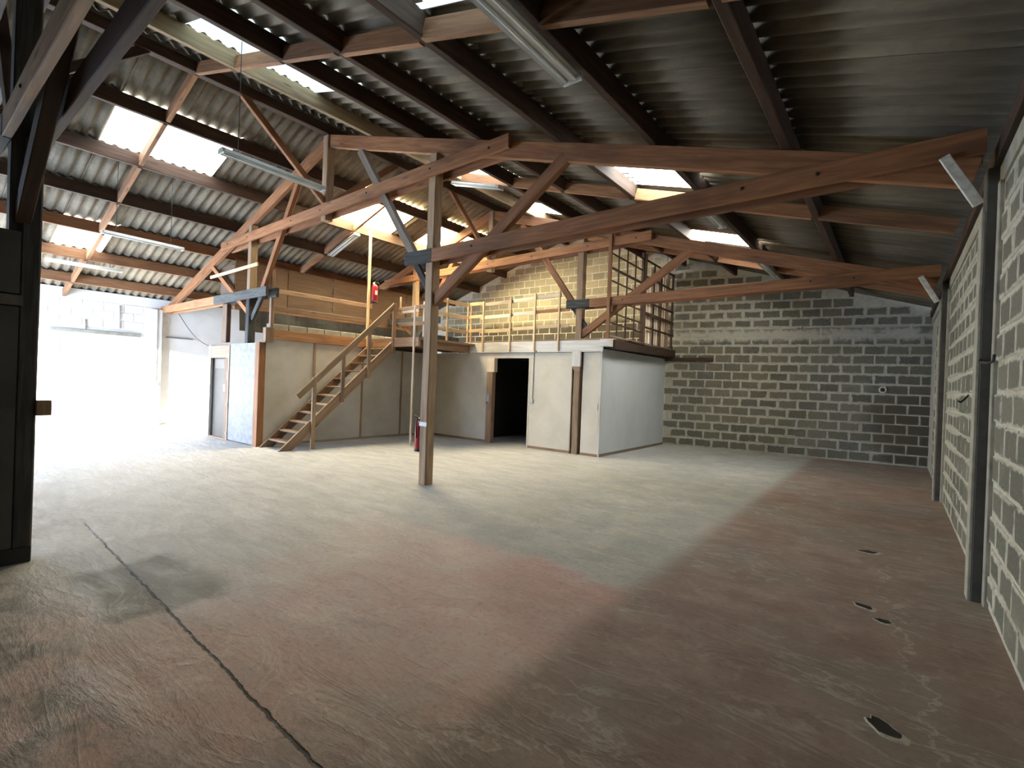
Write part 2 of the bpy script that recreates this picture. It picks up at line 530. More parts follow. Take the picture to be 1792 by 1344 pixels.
def beam(name, p0, p1, w, h, mat, parent=None, up=(0, 0, 1), ch=0.006, wob=0.0):
    L = (V(p1) - V(p0)).length
    vs, fs = beam_data(L, w, h, ch, wob)
    return mesh_obj(name, vs, fs, M[mat], parent, frame(p0, p1, up))


def box(name, lo, hi, mat, parent=None, ch=0.004):
    """axis-aligned board; its long side becomes the grain direction"""
    lo, hi = V(lo), V(hi)
    d = hi - lo
    c = (lo + hi) / 2
    ax = max(range(3), key=lambda i: d[i])
    if ax == 0:
        return beam(name, (lo.x, c.y, c.z), (hi.x, c.y, c.z), d.y, d.z, mat, parent, (0, 0, 1), ch)
    if ax == 1:
        return beam(name, (c.x, lo.y, c.z), (c.x, hi.y, c.z), d.x, d.z, mat, parent, (0, 0, 1), ch)
    return beam(name, (c.x, c.y, lo.z), (c.x, c.y, hi.z), d.x, d.y, mat, parent, (0, 1, 0), ch)


def lathe(name, prof, mat, parent, mw, seg=20):
    vs, fs = [], []
    for r, z in prof:
        for i in range(seg):
            a = 2 * math.pi * i / seg
            vs.append((r * math.cos(a), r * math.sin(a), z))
    for k in range(len(prof) - 1):
        for i in range(seg):
            j = (i + 1) % seg
            fs.append((k * seg + i, k * seg + j, (k + 1) * seg + j, (k + 1) * seg + i))
    fs.append(tuple(range(seg - 1, -1, -1)))
    fs.append(tuple((len(prof) - 1) * seg + i for i in range(seg)))
    return mesh_obj(name, vs, fs, M[mat], parent, mw, True)


def tube(name, pts, r, mat, parent=None, seg=8):
    pts = [V(p) for p in pts]
    vs, fs = [], []
    for i, p in enumerate(pts):
        d = (pts[min(i + 1, len(pts) - 1)] - pts[max(i - 1, 0)]).normalized()
        u = V((0, 0, 1)) if abs(d.z) < 0.9 else V((1, 0, 0))
        a = d.cross(u).normalized()
        b_ = d.cross(a)
        for k in range(seg):
            t = 2 * math.pi * k / seg
            vs.append(p + a * (r * math.cos(t)) + b_ * (r * math.sin(t)))
    for i in range(len(pts) - 1):
        for k in range(seg):
            j = (k + 1) % seg
            fs.append((i * seg + k, i * seg + j, (i + 1) * seg + j, (i + 1) * seg + k))
    fs.append(tuple(range(seg - 1, -1, -1)))
    fs.append(tuple((len(pts) - 1) * seg + k for k in range(seg)))
    c = sum(pts, V()) / len(pts)
    vs = [v - c for v in vs]
    return mesh_obj(name, vs, fs, M[mat], parent, Matrix.Translation(c), True)


def prism(name, poly, y0, y1, mat, parent=None):
    """polygon in XZ extruded along Y"""
    n_ = len(poly)
    vs = [(x, y0, z) for x, z in poly] + [(x, y1, z) for x, z in poly]
    fs = [tuple(range(n_)), tuple(range(2 * n_ - 1, n_ - 1, -1))]
    fs += [(i, i + n_, (i + 1) % n_ + n_, (i + 1) % n_) for i in range(n_)]
    return mesh_obj(name, vs, fs, M[mat], parent)


# ------------------------------------------------------------------ floor
fl = mesh_obj('floor', [(XL - 0.2, YF - 0.2, -0.12), (XR + 0.25, YF - 0.2, -0.12), (XR + 0.25, 14.6, -0.12), (XL - 0.2, 14.6, -0.12),
                        (XL - 0.2, YF - 0.2, 0), (XR + 0.25, YF - 0.2, 0), (XR + 0.25, 14.6, 0), (XL - 0.2, 14.6, 0)],
              [(3, 2, 1, 0), (4, 5, 6, 7), (0, 1, 5, 4), (1, 2, 6, 5), (2, 3, 7, 6), (3, 0, 4, 7)], M['floor'])
tag(fl, kind='structure')
gr = mesh_obj('floor_yard', [(-40, -30, -0.13), (20, -30, -0.13), (20, YF - 0.2, -0.02), (-40, YF - 0.2, -0.02)], [(0, 1, 2, 3)], M['ground'])
tag(gr, kind='structure')

# chipped holes in the slab, each a shallow disc, dark to paint the hole's shade, with a pale rim
M['pit'] = plain('pit_shade', (0.02, 0.018, 0.016), 1.0)
M['rim'] = plain('pale_broken_edge', (0.50, 0.47, 0.40), 0.95, 0, 0, 30, (0.30, 0.27, 0.23))
for i, (hx, hy, rx, ry, rot) in enumerate(((-0.17, 6.10, 0.085, 0.05, 0.3), (-0.14, 4.50, 0.07, 0.035, -0.5), (-0.02, 4.30, 0.055, 0.03, -0.2), (-0.0, 2.93, 0.075, 0.042, -0.7))):
    rr = random.Random(30 + i)
    k = 14
    rad = [1 + rr.uniform(-0.28, 0.28) for _ in range(k)]
    ring = lambda s, z, sh=0.0: [((rx * s * rad[j]) * math.cos(2 * math.pi * j / k) + sh, (ry * s * rad[j]) * math.sin(2 * math.pi * j / k), z) for j in range(k)]
    mw = Matrix.Translation((hx, hy, 0)) @ Matrix.Rotation(rot, 4, 'Z')
    pit = mesh_obj('floor_pit', ring(1.0, 0.004) + ring(0.6, 0.0015) + [(0, 0, 0.001)],
                   [(j, (j + 1) % k, (j + 1) % k + k, j + k) for j in range(k)] + [(j + k, (j + 1) % k + k, 2 * k) for j in range(k)], M['pit'], fl, mw)
    mesh_obj('broken_rim', ring(1.0, 0.005) + ring(1.18, 0.003, rx * 0.12) + ring(1.3, 0.0005, rx * 0.2),
             [(j, (j + 1) % k, (j + 1) % k + k, j + k) for j in range(k)] + [(j + k, (j + 1) % k + k, (j + 1) % k + 2 * k, j + 2 * k) for j in range(k)], M['rim'], pit, mw)

# ------------------------------------------------------------------ block walls


def block_mesh(seed, d=0.05):
    rr = random.Random(seed)
    a, c = BL / 2 - 0.011, BH / 2 - 0.011
    j = lambda s=0.006: rr.uniform(-s, s)
    pts = []
    n_ = 3
    outer = []
    for (sx, sz) in ((-1, -1), (0, -1), (1, -1), (1, 0), (1, 1), (0, 1), (-1, 1), (-1, 0)):
        outer.append((sx * a + j(), sz * c + j()))
    vs = [(x, d, z) for x, z in outer]
    vs += [(x, 0.006 + abs(j(0.004)), z) for x, z in outer]
    vs += [(x * 0.955, 0.0 + j(0.002), z * 0.92) for x, z in outer]
    vs += [(0, -0.001, 0)]
    fs = []
    for k in range(2):
        for i in range(8):
            q = (i + 1) % 8
            fs.append((k * 8 + i, k * 8 + q, (k + 1) * 8 + q, (k + 1) * 8 + i))
    for i in range(8):
        fs.append((16 + i, 16 + (i + 1) % 8, 24))
    return vs, fs


def block_set(mat):
    out = []
    for s in range(5):
        vs, fs = block_mesh(100 + s)
        me = bpy.data.meshes.new('concrete_block')
        me.from_pydata(vs, [], fs)
        me.materials.append(M[mat])
        me.update()
        out.append(me)
    return out


def lay_blocks(parent, mat, origin, along, L, zlim, z0=0.0, limit=300, skip=None, stuff_mat=None, shift=0.0):
    """running bond; blocks face local -Y; zlim(s) is the wall height at distance s"""
    al = V(along).normalized()
    nrm = al.cross(V((0, 0, 1)))          # local -Y points out of the wall
    yax = -nrm
    spots = []
    row = 0
    z = z0 + BH / 2
    while z < 6.5:
        off = (BL / 2 if row % 2 else 0.0) + shift
        s = -BL + off
        while s < L:
            c = s + BL / 2
            if BL * 0.3 < c < L + BL * 0.2 and zlim(c - BL / 2) > z + BH * 0.3 and zlim(c + BL / 2) > z + BH * 0.3 and not (skip and skip(c, z)):
                spots.append((c, z))
            s += BL
        z += BH
        row += 1
    meshes = block_set(mat)
    camp = V((0, 0, 1.55))
    pos = [V(origin) + al * c + V((0, 0, z)) for c, z in spots]
    order = sorted(range(len(pos)), key=lambda i: (pos[i] - camp).length)
    keep, rest = order[:limit], order[limit:]
    bw = []
    for i in keep:
        p = pos[i] + nrm * rnd.uniform(-0.002, 0.005)
        mw = Matrix(((al.x, yax.x, 0, p.x), (al.y, yax.y, 0, p.y), (0, 0, 1, p.z), (0, 0, 0, 1))) @ Matrix.Rotation(rnd.uniform(-0.008, 0.008), 4, 'Y') @ Matrix.Diagonal((rnd.uniform(0.97, 1.01), 1, rnd.uniform(0.95, 1.02), 1))
        link('concrete_block', meshes[rnd.randrange(5)], parent, mw)
    if rest:
        vs, fs = [], []
        for i in rest:
            bv, bf = block_mesh(rnd.randrange(5) + 100)
            k = len(vs)
            vs += [pos[i] + al * x + yax * y + V((0, 0, zz)) for x, y, zz in bv]
            fs += [tuple(q + k for q in f) for f in bf]
        o = mesh_obj('concrete_blocks', vs, fs, M[stuff_mat or mat], parent)
        tag(o, kind='stuff')
    return len(keep), len(rest)


def wall_slab(name, a, b, thick, zt0, zt1, mat, z0=-0.1, recess=0.008):
    """mortar bed of a wall from a to b; front face recessed behind the blocks"""
    a, b = V((*a, 0)), V((*b, 0))
    al = (b - a).normalized()
    n_ = al.cross(V((0, 0, 1)))
    f, k = -n_ * recess, -n_ * thick
    vs = [a + f + V((0, 0, z0)), b + f + V((0, 0, z0)), b + f + V((0, 0, zt1)), a + f + V((0, 0, zt0)),
          a + k + V((0, 0, z0)), b + k + V((0, 0, z0)), b + k + V((0, 0, zt1)), a + k + V((0, 0, zt0))]
    fs = [(0, 1, 2, 3), (7, 6, 5, 4), (0, 4, 5, 1), (1, 5, 6, 2), (2, 6, 7, 3), (3, 7, 4, 0)]
    return tag(mesh_obj(name, vs, fs, M[mat]), kind='structure')


def cap(x):
    return rafter_top(x) + PH


# back wall, right of the storeroom (askew)
xa, xb = -5.3, XR + 0.05
wb = wall_slab('wall_back', (xa, back_y(-5.08) - 0.036), (xb, back_y(xb)), 0.25, cap(xa), cap(xb), 'mortar')
al = V((1, 0.165, 0)).normalized()
st = V((-5.1, back_y(-5.08), 0))
Lb = (xb + 5.1) / al.x
hook_blk = []
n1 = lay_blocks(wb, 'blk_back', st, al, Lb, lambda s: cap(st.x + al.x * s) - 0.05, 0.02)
# gable above the loft
wg = wall_slab('wall_gable', (XL - 0.2, 13.4), (RX, 13.4), 0.25, cap(XL - 0.2), cap(RX), 'mortar_gable')
wg2 = wall_slab('wall_gable_right', (RX, 13.4), (-5.05, 13.4), 0.25, cap(RX), cap(-5.05), 'mortar_gable')
gx0 = -13.9
n2 = lay_blocks(wg, 'blk_gable', V((gx0, 13.4, 0)), V((1, 0, 0)), RX - gx0, lambda s: cap(gx0 + s) - 0.05, 2.5)
n3 = lay_blocks(wg2, 'blk_gable', V((gx0, 13.4, 0)), V((1, 0, 0)), -5.1 - gx0, lambda s: (cap(gx0 + s) - 0.05) if gx0 + s > RX - 0.3 else 0, 2.5)
# right wall: seen from the viewer's side it runs away along Y; blocks face -X
wr = wall_slab('wall_right', (XR, 14.6), (XR, YF - 0.2), 0.22, 3.42, 3.42, 'mortar')
n4 = lay_blocks(wr, 'blk_right', V((XR, 14.3, 0)), V((0, -1, 0)), 11.6, lambda s: 3.2, 0.03,
                skip=lambda c, z: any(abs((14.3 - c) - ty) < 0.2 for ty in (5.3, 9.98)))
# concrete ring on top of it, concrete piers at the trusses
box('ring_beam', (XR - 0.012, YF, 3.19), (XR + 0.2, 14.4, 3.33), 'concrete', wr)
for ty in (0.75, 5.31, 9.98):
    pr_ = box('concrete_pier', (0.495, ty - 0.09, 0), (XR + 0.1, ty + 0.09, 3.33), 'piershade', wr, 0.008)
    box('lit_pier_face', (0.475, ty - 0.085, 0), (0.497, ty + 0.088, 3.0), 'concrete', pr_, 0.004)  # pale strip paints the lit side facing the hall
    for sy in (-1, 1):
        box('mortar_fillet', (XR - 0.022, ty + sy * 0.09 + (0 if sy > 0 else -0.09), 0), (XR + 0.02, ty + sy * 0.09 + (0.09 if sy > 0 else 0), 3.2), 'concrete', wr, 0.006)
box('wall_plate', (0.53, YF, 3.335), (0.66, 14.3, 3.46), 'dark', wr)

# left wall, whitewashed
wl = wall_slab('wall_left', (XL, YF - 0.2), (XL, 13.5), 0.25, 3.5, 3.5, 'white')
n5 = lay_blocks(wl, 'blk_left', V((XL, YF, 0)), V((0, 1, 0)), 6.5, lambda s: 3.3, 2.58, limit=0)
box('concrete_pier', (XL - 0.05, 4.66, 0), (XL + 0.12, 4.92, 3.2), 'white', wl)
box('lintel', (XL - 0.05, 2.62, 2.40), (XL + 0.05, 4.45, 2.49), 'concrete', wl)
box('door_stop', (XL - 0.05, 2.64, 0.9), (XL + 0.04, 2.70, 2.40), 'white', wl)
box('door_stop', (XL - 0.05, 2.76, 0.95), (XL + 0.025, 2.80, 2.36), 'white', wl)
box('steel_rail', (XL, 5.05, 2.44), (XL + 0.05, 5.72, 2.47), 'steel', wl)
box('ledge', (XL - 0.02, YF, 2.52), (XL + 0.02, 4.2, 2.545), 'white', wl)
box('skirting', (XL - 0.02, YF, 0), (XL + 0.05, 5.0, 0.10), 'white', wl)
tube('conduit', [(XL + 0.02, 3.98, 3.2), (XL + 0.02, 3.98, 2.58)], 0.012, 'pvc', wl)
tube('conduit', [(XL + 0.02, 3.28, 2.75), (XL + 0.02, 3.28, 2.5)], 0.016, 'pvc', wl)
tube('conduit', [(XL + 0.135, 4.80, 3.2), (XL + 0.135, 4.80, 1.2)], 0.010, 'pvc', wl)
box('switch_box', (XL + 0.12, 4.75, 1.08), (XL + 0.17, 4.85, 1.2), 'pvc', wl)

# front wall with the wide open door at its left end
fw = tag(mesh_obj('wall_front', [], [], M['mortar']), kind='structure')
DX0, DX1, DH = -15.9, -11.9, 3.0
box('front_wall_pier', (XL - 0.2, YF - 0.2, 0), (DX0, YF, 3.5), 'white', fw)
box('front_wall_run', (DX1, YF - 0.2, 0), (XR + 0.2, YF, 3.6), 'concrete', fw)
prism('front_gable', [(XL - 0.2, DH), (XR + 0.2, DH), (XR + 0.2, cap(XR + .2)), (RX, cap(RX)), (XL - 0.2, cap(XL - .2))], YF - 0.2, YF, 'concrete', fw)

# ------------------------------------------------------------------ roof
ceil = struct('ceiling')
PR = [-7.08, -5.77, -4.61, -3.32, -2.12, -0.86, 0.50]        # purlin lines down the right slope
PL = [-9.56, -10.80, -12.03, -13.22, -14.42, -15.60, -16.42]
for i, x in enumerate(PR[:-1]):
    beam('purlin', (x, YF, rafter_top(x) + PH / 2), (x, 13.35, rafter_top(x) + PH / 2), 0.075, PH,
         'tan' if i == 0 else 'dark', ceil, wob=0.006)
for i, x in enumerate(PL):
    beam('purlin', (x, YF, rafter_top(x) + PH / 2), (x, 13.35, rafter_top(x) + PH / 2), 0.075, PH,
         'block' if i in (4, 5) else ('old' if i == 3 else 'dark'), ceil, wob=0.006)
beam('ridge_purlin', (RX, YF, 6.03), (RX, 13.35, 6.03), 0.13, 0.16, 'dark', ceil, wob=0.004)
for yb in (2.87, 7.22, 11.7):
    xs = [RX] + PR
    for a, b_ in zip(xs[:-1], xs[1:]):
        jy = rnd.uniform(-0.03, 0.03)
        beam('blocking', (a + 0.04, yb + jy, rafter_top(a + 0.04) + 0.075), (b_ - 0.04, yb + jy, rafter_top(b_ - 0.04) + 0.075), 0.065, 0.17, 'block', ceil)
    xs = [RX] + PL
    for a, b_ in zip(xs[:-1], xs[1:]):
        jy = rnd.uniform(-0.03, 0.03)
        beam('blocking', (a - 0.04, yb + jy, rafter_top(a - 0.04) + 0.075), (b_ + 0.04, yb + jy, rafter_top(b_ + 0.04) + 0.075), 0.065, 0.17, 'block', ceil)

WAVE, NW = 0.175, 5
SW = WAVE * NW


def sheet_mesh(L, mat):
    """corrugated sheet: L down the slope on X, five waves on Y, 6 mm thick"""
    vs, fs = [], []
    nn = NW * 8 + 3
    amp = 0.026
    for side in (0, 1):
        for i in range(nn):
            y = i * WAVE / 8
            z = amp * math.sin(2 * math.pi * y / WAVE) + (0.006 if side else 0.0)
            vs.append((-L / 2, y, z))
            vs.append((L / 2, y, z))
    k = nn * 2
    for i in range(nn - 1):
        a = i * 2
        fs.append((a, a + 2, a + 3, a + 1))
        fs.append((k + a + 1, k + a + 3, k + a + 2, k + a))
        fs.append((a, k + a, k + a + 2, a + 2))
        fs.append((a + 1, a + 3, k + a + 3, k + a + 1))
    e = (nn - 1) * 2
    fs += [(0, 1, k + 1, k), (e, k + e, k + e + 1, e + 1)]
    me = bpy.data.meshes.new('roof_sheet')
    me.from_pydata(vs, [], fs)
    me.materials.append(mat)
    for p in me.polygons:
        p.use_smooth = True
    me.update()
    return me


LIGHTS = {  # (side, row, column): skylight material
    ('L', 1, 2.27): 'sky_white', ('L', 1, 3.145): 'sky_white', ('L', 4, 2.27): 'sky_white',
    ('L', 1, 6.645): 'sky_warm', ('L', 1, 7.52): 'sky_warm', ('L', 1, 9.27): 'sky_warm', ('L', 1, 10.145): 'sky_warm',
    ('R', 1, 2.27): 'sky_blue', ('R', 1, 3.145): 'sky_blue', ('R', 1, 6.645): 'sky_white', ('R', 1, 9.27): 'sky_white',
    ('R', 4, 1.94): 'sky_blue', ('R', 4, 6.315): 'sky_mid', ('R', 4, 9.815): 'sky_rear',
}
for side, lines, end in (('R', [RX] + PR[:-1], 0.95), ('L', [RX] + PL[:-1], -16.75)):
    xs = lines + [end]
    sg = 1 if side == 'R' else -1
    for r_ in range(len(xs) - 1):
        a = V((xs[r_] - (0.0 if r_ == 0 else sg * 0.0), 0, 0))
        b_ = V((xs[r_ + 1] + sg * 0.12, 0, 0))
        a.z = rafter_top(xs[r_]) + PH + 0.008
        b_.z = rafter_top(xs[r_ + 1]) + PH + 0.028 - (0.295 if sg > 0 else 0.335) * 0.12
        if r_ == 0:
            a.z = 6.20
        L = (b_ - a).length
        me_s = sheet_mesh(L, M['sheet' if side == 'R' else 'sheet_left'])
        me_k = {k: sheet_mesh(L, M[k]) for k in ('sky_white', 'sky_warm', 'sky_rear', 'sky_blue', 'sky_mid')}
        ang = math.atan2(b_.z - a.z, b_.x - a.x)
        c = (a + b_) / 2
        base = 1.94 if (side == 'R' and r_ == 4) else 2.27
        y = base - 5 * SW
        while y < 14.4:
            key = next((q for (s_, rr_, yy), q in LIGHTS.items() if s_ == side and rr_ == r_ and abs(yy - y) < 0.01), None)
            tl = 0.014
            X = V((math.cos(ang), 0, math.sin(ang)))
            Yv = V((0, math.cos(tl), math.sin(tl)))
            Z = X.cross(Yv)
            if Z.z < 0:
                X = -X
                Z = X.cross(Yv)
            dz = rnd.uniform(0, 0.004)
            mw = Matrix(((X.x, Yv.x, Z.x, c.x), (X.y, Yv.y, Z.y, y), (X.z, Yv.z, Z.z, c.z + dz), (0, 0, 0, 1)))
            link('skylight_sheet' if key else 'roof_sheet', me_k[key] if key else me_s, ceil, mw)
            y += SW
mesh_obj('ridge_cap', [(RX - 0.35, -2.3, 6.12), (RX, -2.3, 6.28), (RX + 0.35, -2.3, 6.14), (RX - 0.35, 14.5, 6.12), (RX, 14.5, 6.28), (RX + 0.35, 14.5, 6.14)],
         [(0, 1, 4, 3), (1, 2, 5, 4)], M['sheet'], ceil)

# ------------------------------------------------------------------ trusses


def truss(Y, name_label, dY=0.11, half=0.028, right=True, first=False, zt=0.0, tint='old', px=-5.48, strut='grey', pm='post', tt=None):
    tt = tt or tint
    t = thing('roof_truss', (-5.48, Y, 0), name_label, 'roof truss')
    P = lambda x, z, dy=0.0: (x, Y + dy, z)
    th = 0.085
    beam('rafter', P(RX + 0.02, 5.955 - 0.115), P(0.42, rafter_top(0.42) - 0.115), th, 0.22, tint, t, wob=0.004)
    beam('rafter', P(RX - 0.02, 5.955 - 0.115), P(-16.2, rafter_top(-16.2) - 0.115), th, 0.22, tint, t, wob=0.004)
    beam('king_post', P(RX, 4.38), P(RX, 5.93), 0.15, 0.15, 'post', t, (0, 1, 0))
    beam('post', P(px, 0), P(px, 4.86), 0.155, 0.155, pm, t, (0, 1, 0), 0.01, 0.008)
    beam('post', P(-11.24, 3.2), P(-11.24, 4.76), 0.145, 0.15, 'post', t, (0, 1, 0), 0.01)
    beam('charred_post', P(-11.24, 0), P(-11.24, 3.2), 0.15, 0.155, 'char', t, (0, 1, 0), 0.01)
    for s in (-1, 1):
        d = s * dY
        w_ = half * 2
        beam('collar_beam', P(-12.55, 4.46, d), P(-4.02, 4.645, d), w_, 0.19, tint, t, wob=0.004)
        beam('tie_beam', P(-5.38, 3.355 + zt, d), P(0.46, 3.44 + zt, d), w_, 0.185, tt if s < 0 else tint, t, wob=0.004)
        beam('charred_end', P(-5.97, 3.36 + zt, d), P(-5.38, 3.355 + zt, d), w_ + 0.006, 0.192, 'char', t, (0, 0, 1), 0.012)
        beam('tie_beam', P(-16.45, 3.215 + zt, d), P(-12.85, 3.235 + zt, d), w_, 0.185, 'block', t, wob=0.004)
        beam('charred_end', P(-12.85, 3.235 + zt, d), P(-10.30, 3.25 + zt, d), w_ + 0.006, 0.195, 'char' if s > 0 else 'charpale', t, (0, 0, 1), 0.012)
    beam('brace', P(px + 0.06, 2.70 if px > -5.5 else 2.68), P(-3.22, 4.27), 0.09, 0.16, tint, t)
    beam('brace', P(-11.30, 2.85), P(-13.40, 4.16), 0.07, 0.11, tint, t)
    beam('strut', P(-7.38, 5.42), P(-5.84, 3.36), 0.085, 0.13, strut, t)
    beam('strut', P(-9.40, 5.32), P(-10.72, 3.32), 0.085, 0.13, tint, t)
    beam('charred_brace', P(-5.84, 3.28), P(-5.50, 2.82), 0.06, 0.10, 'char', t)
    beam('charred_brace', P(-10.68, 3.25), P(-11.16, 2.72), 0.06, 0.12, 'char', t)
    for s in (-1, 1):
        if s > 0 and Y > 9:
            continue
        beam('ridge_brace', P(RX, 5.99, s * 1.55), P(RX, 4.72, s * 0.07), 0.075, 0.11, tint, t)
    if right:
        beam('wall_bracket', P(0.225, 3.36, -0.165), P(0.425, 2.965, -0.165), 0.07, 0.025, 'whitepaint', t, (0, 1, 0))
    # bolts where the members are clamped
    for bx, bz in ((-4.35, 4.63), (-5.48, 4.62), (RX, 4.55), (-11.24, 4.49), (-4.6, 3.37 + zt), (-9.4, 4.53), (-7.0, 4.58), (-12.2, 4.47), (-1.2, 3.43 + zt), (-0.6, 3.43 + zt)):
        mw = Matrix.Translation((bx, Y - dY - half - 0.001, bz)) @ Matrix.Rotation(math.radians(90), 4, 'X')
        lathe('bolt', [(0.016, -0.02), (0.016, 0.004), (0.011, 0.009)], 'black', t, mw, 8)
    return t


M['charpale'] = wood('greyed_charred_timber', (0.06, 0.061, 0.056), (0.10, 0.10, 0.092), (0.045, 0.045, 0.042), 0.9, False)
truss(TRUSS[0], 'brown roof truss overhead at the left edge, its beams over the dark partition', dY=0.105, tint='dark', pm='char', strut='dark', tt='post')  # dark timbers paint this truss's shade, the paler front tie its lit side
t1 = truss(TRUSS[1], 'brown roof truss on the free-standing wooden post in the middle of the hall')
beam('batten', (-12.92, TRUSS[1] - 0.19, 3.77), (-10.58, TRUSS[1] - 0.19, 3.82), 0.03, 0.07, 'pine', t1)
box('pale_patch', (-5.56, TRUSS[1] - 0.086, 0.86), (-5.405, TRUSS[1] - 0.079, 0.92), 'label', t1, 0.001)
t2 = truss(TRUSS[2], 'brown roof truss farthest from the viewer, over the loft and the storeroom front', px=-5.67, strut='old')

# ------------------------------------------------------------------ storeroom under the loft (right)
sr = struct('wall_storeroom', (-7, 9.62, 0))
FY = 9.66
H = 2.28
for x0, x1 in ((-10.5, -8.30), (-6.96, -5.80), (-5.52, -5.08)):
    box('wall_panel', (x0, FY, 0.055), (x1, FY + 0.05, H), 'panel', sr, 0.002)
    box('skirting_board', (x0, FY - 0.012, 0.0), (x1, FY + 0.03, 0.06), 'stair', sr, 0.002)
box('wall_panel', (-8.30, FY, 2.15), (-6.96, FY + 0.05, H), 'panel', sr, 0.002)
box('wall_panel', (-5.80, FY + 0.16, 0.0), (-5.52, FY + 0.2, H), 'panel', sr, 0.002)
box('side_panel', (-5.12, FY, 0.055), (-5.07, 13.4, 2.36), 'panelblue', sr, 0.002)
box('corner_strip', (-5.10, FY - 0.01, 0.0), (-5.055, FY + 0.02, 2.34), 'fascia', sr, 0.002)
box('skirting_board', (-5.08, FY, 0.0), (-5.055, 13.4, 0.06), 'grey', sr, 0.002)
box('door_jamb', (-8.30, FY - 0.03, 0.0), (-8.11, FY + 0.10, 1.80), 'stair', sr)
box('door_jamb_head', (-8.30, FY - 0.035, 1.80), (-8.06, FY + 0.10, 2.15), 'plank', sr)
box('lock_plate', (-8.265, FY - 0.04, 1.02), (-8.19, FY - 0.03, 1.22), 'steel', sr, 0.002)
lathe('door_knob', [(0.012, 0), (0.012, 0.03), (0.028, 0.045), (0.022, 0.07)], 'steel', sr,
      Matrix.Translation((-8.23, FY - 0.04, 1.02)) @ Matrix.Rotation(math.radians(90), 4, 'X'), 12)
box('door_jamb', (-7.00, FY - 0.006, 0.0), (-6.955, FY + 0.09, 2.16), 'panel', sr, 0.002)
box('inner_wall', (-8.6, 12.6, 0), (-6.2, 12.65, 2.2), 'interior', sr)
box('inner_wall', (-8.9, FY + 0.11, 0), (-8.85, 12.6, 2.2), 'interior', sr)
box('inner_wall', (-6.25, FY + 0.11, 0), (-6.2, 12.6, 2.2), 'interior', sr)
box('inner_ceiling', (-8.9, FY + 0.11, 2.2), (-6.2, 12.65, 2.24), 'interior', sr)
box('post_bracket', (-5.78, FY - 0.075, 1.96), (-5.55, FY - 0.022, 2.30), 'fascia', sr, 0.008)
prism('post_bracket_foot', [(-5.78, 1.97), (-5.56, 1.97), (-5.56, 1.84), (-5.68, 1.84)], FY - 0.072, FY - 0.022, 'stair', sr)

# fascia and loft edge
lf = struct('floor_loft', (-8, 11, 2.4))
box('loft_deck', (-10.6, FY + 0.0, 2.46), (-5.05, 13.4, 2.52), 'stair', lf)
box('loft_deck', (-13.0, 5.03, 2.12), (-10.62, 13.4, 2.18), 'stair', lf)
box('fascia_board', (-9.02, FY - 0.055, 2.285), (-5.02, FY - 0.01, 2.545), 'fascia', lf, 0.006)
box('edge_batten', (-8.95, FY - 0.04, 2.545), (-4.95, FY + 0.02, 2.585), 'stair', lf)
box('edge_end', (-5.08, FY - 0.08, 2.40), (-4.86, FY + 0.1, 2.56), 'fascia', lf, 0.008)
beam('edge_beam', (-4.92, FY + 0.1, 2.46), (-4.92, 13.55, 2.50), 0.20, 0.19, 'dark', lf, wob=0.01)
box('edge_packing', (-5.08, 10.55, 2.56), (-4.80, 11.3, 2.60), 'dark', lf)
# landing and walkway of the stair
box('landing_deck', (-10.55, 7.72, 2.46), (-8.72, FY, 2.515), 'stair', lf)
box('landing_beam', (-10.5, 7.67, 2.30), (-8.72, 7.73, 2.515), 'stair', lf)
box('landing_beam', (-8.98, 7.73, 2.28), (-8.92, FY, 2.515), 'stair', lf)
box('landing_joist', (-9.7, 7.75, 2.30), (-9.62, FY, 2.46), 'dark', lf)
# stub of an old beam sticking out of the back wall
stub = link('beam_stub', None, None, Matrix.Translation((-4.5, 13.5, 2.35)))
beam('stub_beam', (-5.15, 13.38, 2.345), (-3.85, 13.56, 2.36), 0.10, 0.09, 'dark', lf)
bpy.data.objects.remove(stub)

# ------------------------------------------------------------------ office under the loft (left): corridor side and front
of = struct('wall_office', (-10.6, 7, 0))
for y0, y1 in ((5.06, 6.18), (6.22, 7.48), (7.52, 8.72), (8.76, 9.66)):
    box('wall_panel', (-10.62, y0, 0.04), (-10.57, y1, H), 'panelgrey', of, 0.002)
for y in (6.20, 7.50, 8.74):
    box('cover_strip', (-10.58, y - 0.025, 0.03), (-10.55, y + 0.025, H), 'post', of, 0.002)
box('skirting_board', (-10.58, 5.06, 0.0), (-10.555, 9.66, 0.05), 'grey', of, 0.002)
box('rim_board', (-10.60, 5.05, 2.28), (-10.54, 7.70, 2.50), 'block', of)
box('rim_board', (-10.60, 7.70, 2.28), (-10.54, FY, 2.50), 'dark', of)
box('rim_end', (-10.64, 5.04, 2.22), (-10.50, 5.22, 2.52), 'stair', of)
box('corner_post', (-10.70, 4.93, 0.0), (-10.53, 5.07, 2.20), 'old', of, 0.008)
AY = 4.98
box('front_panel', (-11.98, AY - 0.02, 0.02), (-10.68, AY + 0.02, 2.19), 'chip', of, 0.003)
box('edge_strip', (-10.76, AY - 0.03, 0.0), (-10.70, AY, 2.19), 'stair', of, 0.002)
box('edge_strip', (-12.03, AY - 0.035, 0.0), (-11.97, AY, 2.17), 'stair', of, 0.002)
box('lintel_board', (-12.98, AY - 0.03, 1.87), (-12.03, AY + 0.02, 2.16), 'lintel', of, 0.004)
box('edge_strip', (-13.12, AY - 0.03, 0.0), (-13.0, AY + 0.02, 2.16), 'fascia', of, 0.002)
box('outer_side', (-13.12, AY, 0.0), (-13.07, 13.4, 2.18), 'panel', of, 0.002)
d1 = struct('door_1', (-12.5, AY, 0))
box('door_jamb', (-12.20, AY - 0.02, 0), (-12.04, AY + 0.12, 1.88), 'hardboard', d1)
